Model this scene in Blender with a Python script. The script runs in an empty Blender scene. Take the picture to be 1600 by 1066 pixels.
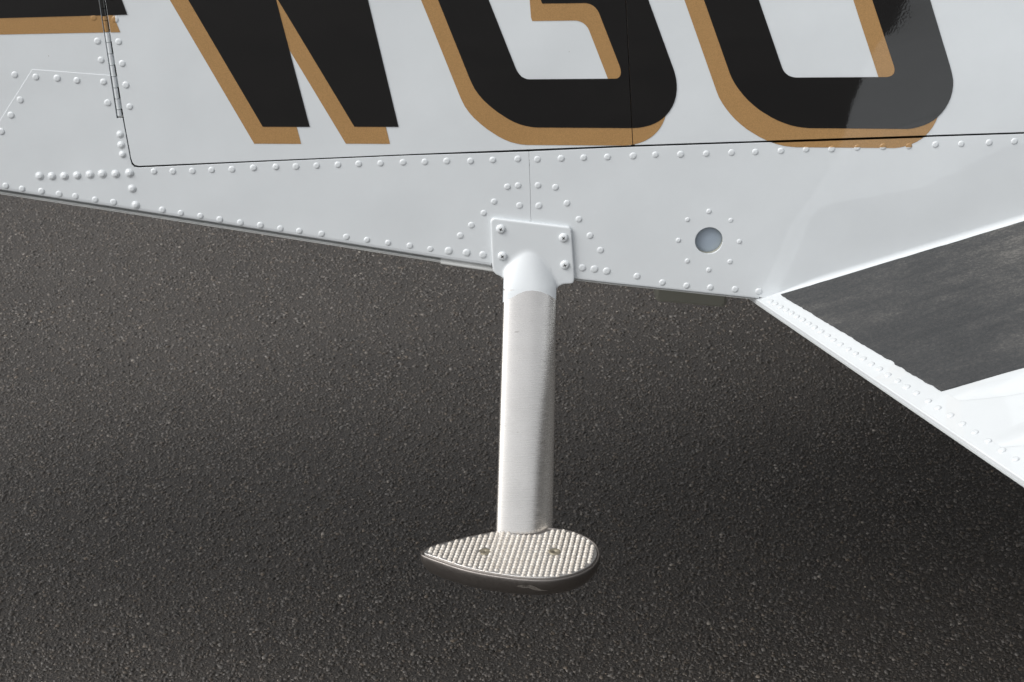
import bpy, bmesh, math, random
import numpy as np
from mathutils import Vector, Matrix
from mathutils.geometry import tessellate_polygon

random.seed(7); rng = np.random.default_rng(7)
sc = bpy.context.scene
COL = sc.collection

# ------------------------------------------------------------------ camera
PITCH, HFOV, DIST, CAM_H = 23.0, 40.0, 1.385, 1.20
th = math.radians(PITCH)
FPX = 800 / math.tan(math.radians(HFOV / 2))          # focal length in photo pixels (1600 wide)
Cc = Vector((0, -math.cos(th) * DIST, CAM_H))
Fw = Vector((0, math.cos(th), -math.sin(th))); Rt = Vector((1, 0, 0)); Up = Rt.cross(Fw)
cam = bpy.data.cameras.new('camera'); cam_o = bpy.data.objects.new('camera', cam); COL.objects.link(cam_o)
cam_o.location = Cc; cam_o.rotation_euler = (math.radians(90 - PITCH), 0, 0)
cam.sensor_width = 36; cam.lens = 18 / math.tan(math.radians(HFOV / 2))
cam.clip_start = 0.05; cam.clip_end = 500
cam.dof.use_dof = True; cam.dof.focus_distance = 1.45; cam.dof.aperture_fstop = 26
sc.camera = cam_o

# ------------------------------------------------------------------ light
SUN_EL, SUN_AZ = math.radians(46), math.radians(245)   # azimuth from +Y clockwise: from the left, a little on the camera's side
w = bpy.data.worlds.new('World'); sc.world = w; w.use_nodes = True
nt = w.node_tree; bg = nt.nodes['Background']
sky = nt.nodes.new('ShaderNodeTexSky'); sky.sky_type = 'NISHITA'; sky.sun_disc = False
sky.sun_elevation = SUN_EL; sky.sun_rotation = SUN_AZ
sky.dust_density = 5.0; sky.ozone_density = 1.0; sky.air_density = 1.0
hs = nt.nodes.new('ShaderNodeHueSaturation'); hs.inputs['Saturation'].default_value = 0.15
nt.links.new(sky.outputs[0], hs.inputs['Color']); nt.links.new(hs.outputs[0], bg.inputs['Color'])
bg.inputs['Strength'].default_value = 0.15
sun = bpy.data.lights.new('sun', 'SUN'); sun.energy = 0.8; sun.angle = math.radians(40); sun.color = (1, .985, .965)
sun_o = bpy.data.objects.new('sun', sun); COL.objects.link(sun_o)
sd = Vector((math.sin(SUN_AZ) * math.cos(SUN_EL), math.cos(SUN_AZ) * math.cos(SUN_EL), math.sin(SUN_EL)))
sun_o.rotation_euler = sd.to_track_quat('Z', 'Y').to_euler(); sun_o.location = (-2, -4, 6)
sc.view_settings.view_transform = 'Standard'; sc.view_settings.look = 'None'
sc.view_settings.exposure = 0.2; sc.view_settings.gamma = 1.0

# ------------------------------------------------------------------ pixel -> point on a real plane
def ray(px, py):
    return (Fw * FPX + Rt * (px - 800) - Up * (py - 533)).normalized()
def atY(px, py, y=0.0):
    d = ray(px, py); return Cc + d * ((y - Cc.y) / d.y)
def atZ(px, py, z):
    d = ray(px, py); return Cc + d * ((z - Cc.z) / d.z)
def atPlane(px, py, p0, n):
    d = ray(px, py); return Cc + d * ((p0 - Cc).dot(n) / d.dot(n))
def xz(px, py):
    p = atY(px, py); return (p.x, p.z)

# ------------------------------------------------------------------ materials
def mat(name):
    m = bpy.data.materials.new(name); m.use_nodes = True
    return m, m.node_tree, m.node_tree.nodes['Principled BSDF']
def N(nt, t, **kw):
    n = nt.nodes.new(t)
    for k, v in kw.items():
        if k in n.inputs: n.inputs[k].default_value = v
        else: setattr(n, k, v)
    return n
def ramp(nt, src, stops):
    r = nt.nodes.new('ShaderNodeValToRGB'); nt.links.new(src, r.inputs[0])
    e = r.color_ramp.elements
    while len(e) < len(stops): e.new(0.5)
    for el, (p, c) in zip(e, stops):
        el.position = p; el.color = (*c, 1) if len(c) == 3 else c
    return r
def wave_bump(nt, b, strength=0.12, coat=True):
    tc = N(nt, 'ShaderNodeNewGeometry')
    n1 = N(nt, 'ShaderNodeTexNoise', Scale=9.0, Detail=1.5); nt.links.new(tc.outputs['Position'], n1.inputs['Vector'])
    n2 = N(nt, 'ShaderNodeTexNoise', Scale=420.0, Detail=2.0); nt.links.new(tc.outputs['Position'], n2.inputs['Vector'])
    bu = N(nt, 'ShaderNodeBump', Strength=strength, Distance=0.012); nt.links.new(n1.outputs['Fac'], bu.inputs['Height'])
    bu2 = N(nt, 'ShaderNodeBump', Strength=0.02, Distance=0.0004); nt.links.new(n2.outputs['Fac'], bu2.inputs['Height'])
    nt.links.new(bu.outputs[0], bu2.inputs['Normal'])
    nt.links.new(bu2.outputs[0], b.inputs['Normal'])
    if coat: nt.links.new(bu2.outputs[0], b.inputs['Coat Normal'])
    return tc
def paint(name, col, var=0.03, rough=0.35, coat=1.0, strength=0.12, metallic=0.0, flake=0.0, spec=.2, chips=False):
    m, nt, b = mat(name)
    tc = wave_bump(nt, b, strength)
    n = N(nt, 'ShaderNodeTexNoise', Scale=14.0, Detail=6.0, Roughness=0.65); nt.links.new(tc.outputs['Position'], n.inputs['Vector'])
    lo = tuple(c * (1 - var) for c in col); hi = tuple(min(1, c * (1 + var * .6)) for c in col)
    r = ramp(nt, n.outputs['Fac'], [(0.3, lo), (0.7, hi)])
    out = r.outputs[0]
    if flake:
        f = N(nt, 'ShaderNodeTexNoise', Scale=1500.0, Detail=1.0); nt.links.new(tc.outputs['Position'], f.inputs['Vector'])
        r2 = ramp(nt, f.outputs['Fac'], [(0.3, (1 - flake,) * 3), (0.7, (1 + flake,) * 3)])
        mx = N(nt, 'ShaderNodeMixRGB', blend_type='MULTIPLY'); mx.inputs[0].default_value = 1
        nt.links.new(out, mx.inputs[1]); nt.links.new(r2.outputs[0], mx.inputs[2]); out = mx.outputs[0]
    nt.links.new(out, b.inputs['Base Color'])
    b.inputs['Roughness'].default_value = rough; b.inputs['Metallic'].default_value = metallic
    b.inputs['Coat Weight'].default_value = coat; b.inputs['Coat Roughness'].default_value = 0.015
    if chips:      # a few tiny specks and chips in the old paint
        vo = N(nt, 'ShaderNodeTexVoronoi', Scale=17.0); nt.links.new(tc.outputs['Position'], vo.inputs['Vector'])
        lt = N(nt, 'ShaderNodeMath', operation='LESS_THAN'); lt.inputs[1].default_value = .010; nt.links.new(vo.outputs['Distance'], lt.inputs[0])
        sp = N(nt, 'ShaderNodeSeparateColor'); nt.links.new(vo.outputs['Color'], sp.inputs[0])
        gt = N(nt, 'ShaderNodeMath', operation='GREATER_THAN'); gt.inputs[1].default_value = .72; nt.links.new(sp.outputs[0], gt.inputs[0])
        ml = N(nt, 'ShaderNodeMath', operation='MULTIPLY'); nt.links.new(lt.outputs[0], ml.inputs[0]); nt.links.new(gt.outputs[0], ml.inputs[1])
        mx = N(nt, 'ShaderNodeMixRGB'); mx.inputs[2].default_value = (.33, .31, .28, 1)
        nt.links.new(ml.outputs[0], mx.inputs[0]); nt.links.new(out, mx.inputs[1]); nt.links.new(mx.outputs[0], b.inputs['Base Color'])
    b.inputs['Specular IOR Level'].default_value = spec
    return m
GOLD = (0.43, 0.25, 0.10); BLACK = (0.0062, 0.0062, 0.0065); WHITE = (0.762, 0.80, 0.822)
M_white = paint('gloss_white_paint', WHITE, chips=True, strength=.2)
M_black = paint('gloss_black_vinyl', BLACK, var=.1, rough=.03, spec=.5)
M_gold = paint('gold_vinyl', GOLD, var=.04, flake=.14, rough=.5)
def split_paint(name, axis, val, above, below):
    m, nt, b = mat(name)
    g = N(nt, 'ShaderNodeNewGeometry'); s = N(nt, 'ShaderNodeSeparateXYZ'); nt.links.new(g.outputs['Position'], s.inputs[0])
    c = N(nt, 'ShaderNodeMath', operation='GREATER_THAN'); c.inputs[1].default_value = val; nt.links.new(s.outputs[axis], c.inputs[0])
    mx = N(nt, 'ShaderNodeMixRGB'); mx.inputs[1].default_value = (*below, 1); mx.inputs[2].default_value = (*above, 1)
    nt.links.new(c.outputs[0], mx.inputs[0]); nt.links.new(mx.outputs[0], b.inputs['Base Color'])
    b.inputs['Roughness'].default_value = .35; b.inputs['Coat Weight'].default_value = .8
    return m
M_splitO = split_paint('white_gold_two_tone', 2, xz(1300, 230.2)[1], GOLD, WHITE)
M_splitH = split_paint('gold_white_two_tone', 0, xz(180.5, 30)[0], WHITE, GOLD)
M_dark, _nt, _b = mat('gap_shade_black'); _b.inputs['Base Color'].default_value = (.02, .021, .02, 1); _b.inputs['Roughness'].default_value = .7  # near-black, puts the shade of the gaps into the colour
M_primer = paint('grey_green_primer', (.36, .36, .31), rough=.6, coat=0)
M_edge = paint('white_paint_lip', (.60, .61, .60), var=.12, rough=.5, coat=.2, strength=.02)

def metal(name, base, rough, streak, aniso=0.0):
    m, nt, b = mat(name)
    g = N(nt, 'ShaderNodeNewGeometry')
    mp = N(nt, 'ShaderNodeMapping'); mp.inputs['Scale'].default_value = streak; nt.links.new(g.outputs['Position'], mp.inputs[0])
    n = N(nt, 'ShaderNodeTexNoise', Scale=1.0, Detail=5.0, Roughness=.6); nt.links.new(mp.outputs[0], n.inputs['Vector'])
    n2 = N(nt, 'ShaderNodeTexNoise', Scale=38.0, Detail=4.0, Roughness=.6); nt.links.new(g.outputs['Position'], n2.inputs['Vector'])
    r = ramp(nt, n2.outputs['Fac'], [(.35, tuple(c * .94 for c in base)), (.6, base)])
    # small dings, darker and elongated across the strut
    mp3 = N(nt, 'ShaderNodeMapping'); mp3.inputs['Scale'].default_value = (110, 110, 330); nt.links.new(g.outputs['Position'], mp3.inputs[0])
    n3 = N(nt, 'ShaderNodeTexNoise', Scale=1.0, Detail=2.0, Roughness=.5); nt.links.new(mp3.outputs[0], n3.inputs['Vector'])
    r3 = ramp(nt, n3.outputs['Fac'], [(.72, (1, 1, 1)), (.80, (.72, .71, .70))])
    mx = N(nt, 'ShaderNodeMixRGB', blend_type='MULTIPLY'); mx.inputs[0].default_value = 1
    nt.links.new(r.outputs[0], mx.inputs[1]); nt.links.new(r3.outputs[0], mx.inputs[2])
    nt.links.new(mx.outputs[0], b.inputs['Base Color'])
    rr = ramp(nt, n.outputs['Fac'], [(.3, (rough * .75,) * 3), (.7, (rough * 1.25,) * 3)]); nt.links.new(rr.outputs[0], b.inputs['Roughness'])
    bu = N(nt, 'ShaderNodeBump', Strength=.12, Distance=.0006); nt.links.new(n.outputs['Fac'], bu.inputs['Height'])
    nt.links.new(bu.outputs[0], b.inputs['Normal'])
    b.inputs['Metallic'].default_value = 1.0
    return m
M_steel = metal('brushed_steel', (.92, .89, .85), .25, (60, 60, 1300))
M_foot = metal('worn_cast_alloy', (.27, .25, .235), .45, (500, 500, 500))
M_plate = metal('alloy_tread_plate', (.60, .59, .575), .5, (300, 300, 300))
M_stud, nt_, b_ = mat('off_white_tread')
b_.inputs['Roughness'].default_value = .45
g_ = N(nt_, 'ShaderNodeNewGeometry'); n_ = N(nt_, 'ShaderNodeTexNoise', Scale=160.0, Detail=3.0); nt_.links.new(g_.outputs['Position'], n_.inputs['Vector'])
r_ = ramp(nt_, n_.outputs['Fac'], [(.3, (.54, .49, .425)), (.65, (.74, .70, .64))]); nt_.links.new(r_.outputs[0], b_.inputs['Base Color'])
M_screw, _nt, _b = mat('screw_recess'); _b.inputs['Base Color'].default_value = (.025, .02, .017, 1); _b.inputs['Roughness'].default_value = .6
M_brass, _nt, _b = mat('dull_brass_screw'); _b.inputs['Base Color'].default_value = (.30, .27, .205, 1); _b.inputs['Roughness'].default_value = .5; _b.inputs['Metallic'].default_value = .6
M_lens, _nt, _b = mat('frosted_lens'); _b.inputs['Base Color'].default_value = (.40, .47, .55, 1); _b.inputs['Roughness'].default_value = .45; _b.inputs['Coat Weight'].default_value = .5

# walkway: black grit sheet with scuffs running fore and aft
M_walk, nt, b = mat('black_grit_walkway')
g = N(nt, 'ShaderNodeTexCoord')
mp = N(nt, 'ShaderNodeMapping'); mp.inputs['Scale'].default_value = (14, 52, 14); nt.links.new(g.outputs['Object'], mp.inputs[0])
n1 = N(nt, 'ShaderNodeTexNoise', Scale=1.0, Detail=12.0, Roughness=.82); nt.links.new(mp.outputs[0], n1.inputs['Vector'])
n2 = N(nt, 'ShaderNodeTexNoise', Scale=6.0, Detail=3.0); nt.links.new(g.outputs['Object'], n2.inputs['Vector'])
n3 = N(nt, 'ShaderNodeTexNoise', Scale=420.0, Detail=4.0, Roughness=.75); nt.links.new(g.outputs['Object'], n3.inputs['Vector'])
mu = N(nt, 'ShaderNodeMath', operation='MULTIPLY'); nt.links.new(n1.outputs['Fac'], mu.inputs[0]); nt.links.new(n2.outputs['Fac'], mu.inputs[1])
ad = N(nt, 'ShaderNodeMath', operation='MULTIPLY_ADD'); nt.links.new(n3.outputs['Fac'], ad.inputs[0]); ad.inputs[1].default_value = .55; nt.links.new(mu.outputs[0], ad.inputs[2])
r = ramp(nt, ad.outputs[0], [(.42, (.025, .027, .029)), (.55, (.043, .044, .045)), (.63, (.066, .065, .063)), (.73, (.125, .12, .112))])
nt.links.new(r.outputs[0], b.inputs['Base Color']); b.inputs['Roughness'].default_value = .62
bu = N(nt, 'ShaderNodeBump', Strength=.5, Distance=.0009); nt.links.new(n3.outputs['Fac'], bu.inputs['Height']); nt.links.new(bu.outputs[0], b.inputs['Normal'])

# tarmac binder
M_tar, nt, b = mat('tarmac_binder')
g = N(nt, 'ShaderNodeNewGeometry')
n1 = N(nt, 'ShaderNodeTexNoise', Scale=1.6, Detail=4.0); nt.links.new(g.outputs['Position'], n1.inputs['Vector'])
n2 = N(nt, 'ShaderNodeTexNoise', Scale=330.0, Detail=5.0, Roughness=.75); nt.links.new(g.outputs['Position'], n2.inputs['Vector'])
v1 = N(nt, 'ShaderNodeTexVoronoi', Scale=210.0); nt.links.new(g.outputs['Position'], v1.inputs['Vector'])
r1 = ramp(nt, n1.outputs['Fac'], [(.3, (.044, .039, .034)), (.7, (.074, .066, .058))])
r2 = ramp(nt, n2.outputs['Fac'], [(.34, (.15, .15, .15)), (.68, (1.6, 1.58, 1.55))])
rv = ramp(nt, v1.outputs['Color'], [(0.1, (.75, .75, .77)), (.9, (1.25, 1.22, 1.2))])
mx = N(nt, 'ShaderNodeMixRGB', blend_type='MULTIPLY'); mx.inputs[0].default_value = 1
mx2 = N(nt, 'ShaderNodeMixRGB', blend_type='MULTIPLY'); mx2.inputs[0].default_value = 1
nt.links.new(r1.outputs[0], mx.inputs[1]); nt.links.new(r2.outputs[0], mx.inputs[2])
nt.links.new(mx.outputs[0], mx2.inputs[1]); nt.links.new(rv.outputs[0], mx2.inputs[2])
nt.links.new(mx2.outputs[0], b.inputs['Base Color']); b.inputs['Roughness'].default_value = .6
b.inputs['Specular IOR Level'].default_value = .5
bu = N(nt, 'ShaderNodeBump', Strength=.9, Distance=.002); nt.links.new(n2.outputs['Fac'], bu.inputs['Height'])
bv = N(nt, 'ShaderNodeBump', Strength=.7, Distance=.002, invert=True); nt.links.new(v1.outputs['Distance'], bv.inputs['Height'])
nt.links.new(bu.outputs[0], bv.inputs['Normal']); nt.links.new(bv.outputs[0], b.inputs['Normal'])
M_stone, nt, b = mat('tarmac_stone')
at = N(nt, 'ShaderNodeAttribute', attribute_name='stone_colour')
g = N(nt, 'ShaderNodeNewGeometry'); n2 = N(nt, 'ShaderNodeTexNoise', Scale=900.0, Detail=3.0); nt.links.new(g.outputs['Position'], n2.inputs['Vector'])
r2 = ramp(nt, n2.outputs['Fac'], [(.3, (.65, .65, .65)), (.7, (1.25, 1.24, 1.22))])
mx = N(nt, 'ShaderNodeMixRGB', blend_type='MULTIPLY'); mx.inputs[0].default_value = 1
nt.links.new(at.outputs['Color'], mx.inputs[1]); nt.links.new(r2.outputs[0], mx.inputs[2]); nt.links.new(mx.outputs[0], b.inputs['Base Color'])
b.inputs['Roughness'].default_value = .46; b.inputs['Specular IOR Level'].default_value = .55

# ------------------------------------------------------------------ object helpers
def obj(name, me, m=None, parent=None, smooth=False):
    o = bpy.data.objects.new(name, me); COL.objects.link(o)
    if m is not None and len(me.materials) == 0: me.materials.append(m)
    if parent is not None: o.parent = parent
    if smooth:
        for p in me.polygons: p.use_smooth = True
    return o
def from_bm(bm, name):
    bmesh.ops.recalc_face_normals(bm, faces=bm.faces[:])
    me = bpy.data.meshes.new(name); bm.to_mesh(me); bm.free(); return me
def pydata(name, v, f):
    me = bpy.data.meshes.new(name); me.from_pydata([tuple(p) for p in v], [], f); me.update(); return me

def area2(l): return sum(l[i][0] * l[(i + 1) % len(l)][1] - l[(i + 1) % len(l)][0] * l[i][1] for i in range(len(l))) / 2
def inset(loop, d, hole=False):
    """offset a loop into the material by d"""
    l = loop if (area2(loop) > 0) != hole else loop[::-1]
    out = []; n = len(l)
    for i in range(n):
        p, a, c = Vector(l[i]), Vector(l[i - 1]), Vector(l[(i + 1) % n])
        e1 = (p - a).normalized(); e2 = (c - p).normalized()
        n1 = Vector((-e1.y, e1.x)); n2 = Vector((-e2.y, e2.x))
        k = max(.35, 1 + n1.dot(n2))
        out.append(tuple(p + (n1 + n2) * (d / k)))
    return l, out
def sheet_mesh(name, outer, holes=(), y0=0.0, thick=0.0015, bev=0.0002):
    """sheet metal in the XZ plane: flat front at y0, bevelled rim, real edge thickness"""
    loops = [inset(outer, bev)] + [inset(h, bev, True) for h in holes]
    fl = [[Vector((x, z, 0)) for x, z in ins] for _, ins in loops]
    tris = tessellate_polygon(fl)
    v = []; f = []; starts = []
    for _, ins in loops:
        starts.append(len(v)); v += [(x, y0, z) for x, z in ins]
    f += [tuple(t) for t in tris]
    for (o, ins), s in zip(loops, starts):
        n = len(o); b1 = len(v); v += [(x, y0 + bev, z) for x, z in o]; b2 = len(v); v += [(x, y0 + thick, z) for x, z in o]
        for i in range(n):
            j = (i + 1) % n
            f.append((s + i, s + j, b1 + j, b1 + i)); f.append((b1 + i, b1 + j, b2 + j, b2 + i))
    me = pydata(name, v, f)
    bm = bmesh.new(); bm.from_mesh(me); bmesh.ops.recalc_face_normals(bm, faces=bm.faces[:])
    big = max(bm.faces, key=lambda q: q.calc_area())
    if big.normal.y > 0: bmesh.ops.reverse_faces(bm, faces=bm.faces[:])
    bm.to_mesh(me); bm.free(); return me
def decal_mesh(name, loops, y, clips=()):
    """flat vinyl; clips = [(p, q, side)] keep the side of line p-q (pixel coords)"""
    fl = [[Vector((x, z, 0)) for x, z in l] for l in loops]
    tris = tessellate_polygon(fl); v = [(p.x, y, p.y) for l in fl for p in l]
    me = pydata(name, v, [tuple(t) for t in tris])
    bm = bmesh.new(); bm.from_mesh(me)
    for (p, q, side) in clips:
        P, Q = atY(*p), atY(*q); d = (Q - P).normalized(); n = Vector((d.z, 0, -d.x)) * side
        bmesh.ops.bisect_plane(bm, geom=bm.verts[:] + bm.edges[:] + bm.faces[:], plane_co=P, plane_no=n, clear_outer=True)
    for q in bm.faces:
        q.normal_update()
        if q.normal.y > 0: q.normal_flip()
    bm.to_mesh(me); bm.free(); return me
def smooth_loop(pts, closed=True, k=6):
    """Catmull-Rom through pixel points"""
    n = len(pts); out = []
    for i in range(n if closed else n - 1):
        p = [Vector(pts[(i + o) % n] if closed else pts[max(0, min(n - 1, i + o))]) for o in (-1, 0, 1, 2)]
        for j in range(k):
            t = j / k
            out.append(tuple(.5 * ((2 * p[1]) + (p[2] - p[0]) * t + (2 * p[0] - 5 * p[1] + 4 * p[2] - p[3]) * t * t + (3 * p[1] - p[0] - 3 * p[2] + p[3]) * t ** 3)))
    if not closed: out.append(tuple(pts[-1]))
    return out
def lathe(name, prof, seg=14):
    """prof = [(r, h)] about +Z, first r may be 0"""
    v = []; f = []; rings = []
    for r, h in prof:
        if r < 1e-9: rings.append([len(v)]); v.append((0, 0, h))
        else:
            rings.append(list(range(len(v), len(v) + seg))); v += [(r * math.cos(2 * math.pi * i / seg), r * math.sin(2 * math.pi * i / seg), h) for i in range(seg)]
    for a, b in zip(rings, rings[1:]):
        for i in range(seg):
            j = (i + 1) % seg
            if len(a) == 1: f.append((a[0], b[i], b[j]))
            elif len(b) == 1: f.append((a[i], b[0], a[j]))
            else: f.append((a[i], b[i], b[j], a[j]))
    me = pydata(name, v, f)
    bm = bmesh.new(); bm.from_mesh(me); bmesh.ops.recalc_face_normals(bm, faces=bm.faces[:]); bm.to_mesh(me); bm.free()
    for p in me.polygons: p.use_smooth = True
    return me
def loft(name, rings, cap=True):
    v = [p for r in rings for p in r]; n = len(rings[0]); f = []
    for a in range(len(rings) - 1):
        for i in range(n):
            j = (i + 1) % n; f.append((a * n + i, a * n + j, (a + 1) * n + j, (a + 1) * n + i))
    if cap: f.append(tuple(range(n))[::-1]); f.append(tuple(range((len(rings) - 1) * n, len(rings) * n)))
    bm = bmesh.new(); me = pydata(name, v, f); bm.from_mesh(me); bpy.data.meshes.remove(me)
    return from_bm(bm, name)
def strip(name, rows):
    """open grid surface; rows of equal length"""
    n = len(rows[0]); v = [p for r in rows for p in r]
    f = [(a * n + i, a * n + i + 1, (a + 1) * n + i + 1, (a + 1) * n + i) for a in range(len(rows) - 1) for i in range(n - 1)]
    return pydata(name, v, f)

# ------------------------------------------------------------------ ground
gm = pydata('tarmac', [(-150, -150, 0), (150, -150, 0), (150, 150, 0), (-150, 150, 0)], [(0, 1, 2, 3)])
tarmac = obj('tarmac', gm, M_tar); tarmac['kind'] = 'structure'
tarmac['label'] = 'dark worn tarmac apron of small stones under the aircraft'

def stones(n, x0, x1, y0, y1, smin, smax):
    cx = rng.uniform(x0, x1, n); cy = rng.uniform(y0, y1, n)
    s = smin * (smax / smin) ** (rng.random(n) ** 1.25) / 2
    a = rng.uniform(0, 2 * np.pi, n); asp = rng.uniform(.55, 1.0, n)
    K = 5
    ang = a[:, None] + np.arange(K) * 2 * np.pi / K + rng.uniform(-.35, .35, (n, K))
    rad = rng.uniform(.75, 1.15, (n, K))
    ux = np.cos(ang) * rad * s[:, None]; uy = np.sin(ang) * rad * s[:, None] * asp[:, None]
    ro = rng.uniform(0, 2 * np.pi, n)[:, None]
    X = ux * np.cos(ro) - uy * np.sin(ro); Y = ux * np.sin(ro) + uy * np.cos(ro)
    h = .0003 + s * rng.uniform(.06, .36, n)
    tx = rng.normal(0, .17, n); ty = rng.normal(0, .17, n)
    k = rng.uniform(.68, .9, n)[:, None]
    bot = np.stack([cx[:, None] + X, cy[:, None] + Y, np.full((n, K), -.0006)], -1)
    TX, TY = X * k, Y * k
    top = np.stack([cx[:, None] + TX, cy[:, None] + TY, np.maximum(h[:, None] + TX * tx[:, None] + TY * ty[:, None], .0001)], -1)
    v = np.concatenate([bot, top], 1).reshape(-1, 3)
    base = (np.arange(n) * 2 * K)[:, None]
    i = np.arange(K); j = (i + 1) % K
    q = np.stack([i, j, K + j, K + i], -1).reshape(1, -1) + base           # K quads
    t = (K + np.arange(K))[None, :] + base                                   # one hexagon
    pal = np.array([[.064, .060, .057], [.088, .083, .080], [.076, .067, .059], [.106, .104, .104], [.047, .044, .041], [.094, .08, .067], [.34, .31, .27], [.17, .163, .155]])
    ci = rng.choice(len(pal), n, p=[.25, .22, .19, .12, .11, .070, .022, .018])
    ci = np.where((ci == 6) & (s > smin * .75), 3, ci)             # the pale quartz is only in the small chips
    colr = pal[ci] * np.exp(rng.normal(0, .34, (n, 1))) * .88 * np.array([[1.06, 1.0, .925]])
    return v, q, t, np.repeat(colr, 2 * K, 0), K
parts = [stones(100000, -1.05, 1.15, .15, 1.35, .0024, .0098), stones(85000, -1.6, 1.5, 1.35, 3.0, .0030, .0120)]
V = np.concatenate([p[0] for p in parts]); off = 0; loops = []; sizes = []; cols = np.concatenate([p[3] for p in parts])
for v_, q_, t_, c_, K_ in parts:
    fl = np.concatenate([q_, t_], 1) + off; loops.append(fl.reshape(-1)); off += len(v_)
    sizes.append(np.tile(np.array([4] * K_ + [K_]), len(q_)))
loops = np.concatenate(loops).astype(np.int32); sizes = np.concatenate(sizes).astype(np.int32)
me = bpy.data.meshes.new('aggregate'); me.vertices.add(len(V)); me.vertices.foreach_set('co', V.astype(np.float32).reshape(-1))
me.loops.add(len(loops)); me.loops.foreach_set('vertex_index', loops)
me.polygons.add(len(sizes)); me.polygons.foreach_set('loop_start', np.concatenate([[0], np.cumsum(sizes)[:-1]]).astype(np.int32))
me.update(calc_edges=True); me.validate()
ca = me.attributes.new('stone_colour', 'FLOAT_COLOR', 'POINT'); ca.data.foreach_set('color', np.concatenate([cols, np.ones((len(cols), 1))], 1).astype(np.float32).reshape(-1))
agg = obj('aggregate', me, M_stone, tarmac); agg['kind'] = 'stuff'

# ------------------------------------------------------------------ the aircraft
plane = bpy.data.objects.new('airplane', None); COL.objects.link(plane); plane.empty_display_size = .3
plane.location = (0, 0, 0)
plane['label'] = 'white light aircraft with black and gold lettering and a metal boarding step, parked on tarmac'
plane['category'] = 'aircraft'

# bottom edge of the fuselage side (photo pixels on the side plane)
BOT = [(-600, 207), (0, 297.5), (200, 328), (400, 359), (688, 404.5), (768, 416.5), (830, 425.5), (900, 436.5), (960, 443.5), (1184, 467), (1400, 480), (2000, 500)]
def bot_py(px):
    for (a, b), (c, d) in zip(BOT, BOT[1:]):
        if a <= px <= c: return b + (d - b) * (px - a) / (c - a)
    return BOT[-1][1]
def bot_z(x):
    px = 800 + x * FPX / DIST
    for _ in range(6):
        p = atY(px, bot_py(max(-600, min(2000, px)))); px += (x - p.x) * FPX / DIST
        px = max(-600, min(2000, px))
    return atY(px, bot_py(px)).z

# inner body behind the skins
def body_ring(x, yf, zb, zt):
    yn = .014; return [(x, yn, zb + .02), (x, yn, zt - .25), (x, yn + .16, zt - .05), (x, (yn + yf) / 2, zt), (x, yf - .16, zt - .05), (x, yf, zt - .25), (x, yf, zb + .10), (x, yf - .08, zb + .02)]
st = [(-4.0, .30, 1.22, 1.48), (-2.2, .50, 1.03, 1.41), (-1.2, .72, None, 1.58), (-.5, .94, None, 1.85), (0, 1.04, None, 1.92), (.5, 1.1, None, 1.95), (1.0, 1.12, .59, 1.95), (2.2, 1.08, .60, 1.6), (3.1, .8, .75, 1.3)]
body = obj('fuselage_body', loft('fuselage_body', [body_ring(x, yf, (bot_z(x) if zb is None else zb) + .004, zt) for x, yf, zb, zt in st]), M_white, plane)
# dark sheet behind the panels; its colour stands in for shade in the gaps
fr = obj('gap_shade_sheet', sheet_mesh('gap_shade_sheet', [xz(-560, -380), xz(1980, -380), xz(1980, 250), xz(900, 260), xz(215, 285), xz(150, 220), xz(-560, 100)], y0=.0052, thick=.006, bev=.0002), M_dark, plane)

LIFT = 5   # the rolled lower edge takes the last pixels of the skin
def bot_pts(a, b, d, n=14):
    return [(a + (b - a) * i / n, bot_py(a + (b - a) * i / n) - d) for i in range(n + 1)]
# gap line under the doors
def gapY(px): return 260.2 + (px - 212) * (241.6 - 260.2) / (640 - 212) if px < 640 else (241.6 + (px - 640) * (227.6 - 241.6) / 349 if px < 989 else 227.6 + (px - 989) * (207.2 - 227.6) / 611)
HL = lambda y: 154.6 + y * (181.4 - 154.6) / 180       # left / right wall of the hinge pocket
HR = lambda y: 164.2 + y * (192.6 - 164.2) / 180
# skins
aft = [(826.2, 237.3), (640, gapY(640) + 1.7), (430, gapY(430) + 1.7), (216, 262.3), (210, 261.2), (206, 257.5), (203.6, 250), (193.2, 193), (191.5, 185.5), (182.4, 185), (HL(118), 118), (169.5, 117.6), (50.4, 108.5), (0, 188), (-170, 455 - 290)]
aft = aft[:-1] + [(-40, 252), (-60, bot_py(-60) - LIFT)] + bot_pts(-60, 830.9, LIFT)[1:] + [(829.2, 330), (828.2, 290)]
skin_aft = obj('side_skin', sheet_mesh('side_skin', [xz(*p) for p in aft]), M_white, plane)
up = [(HL(200), 200), (HL(0), 0), (HL(-380), -380), (-580, -380), (-580, bot_py(-580) - LIFT)] + bot_pts(-580, 40, LIFT)[1:] + [(60, 200)]
skin_up = obj('side_skin', sheet_mesh('side_skin', [xz(*p) for p in up], y0=.00035), M_white, plane)
hole_c, hole_r = atY(1107.7, 376.2), 21.8 * DIST * .965 / FPX
hole = [(hole_c.x + hole_r * math.cos(t * math.pi / 24), hole_c.z + hole_r * 1.01 * math.sin(t * math.pi / 24)) for t in range(48)]
fwd = [(826.65, 237.2), (989, gapY(989) + 2.4), (1600, gapY(1600) + 2.4), (2000, gapY(2000) + 2.4)] + [(2000, 400), (1600, 400), (1225, 458), (1192, 465.5)] + bot_pts(1184, 831.35, 3) + [(829.65, 330), (828.65, 290)]
skin_fwd = obj('side_skin', sheet_mesh('side_skin', [xz(*p) for p in fwd], [hole]), M_white, plane)
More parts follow.
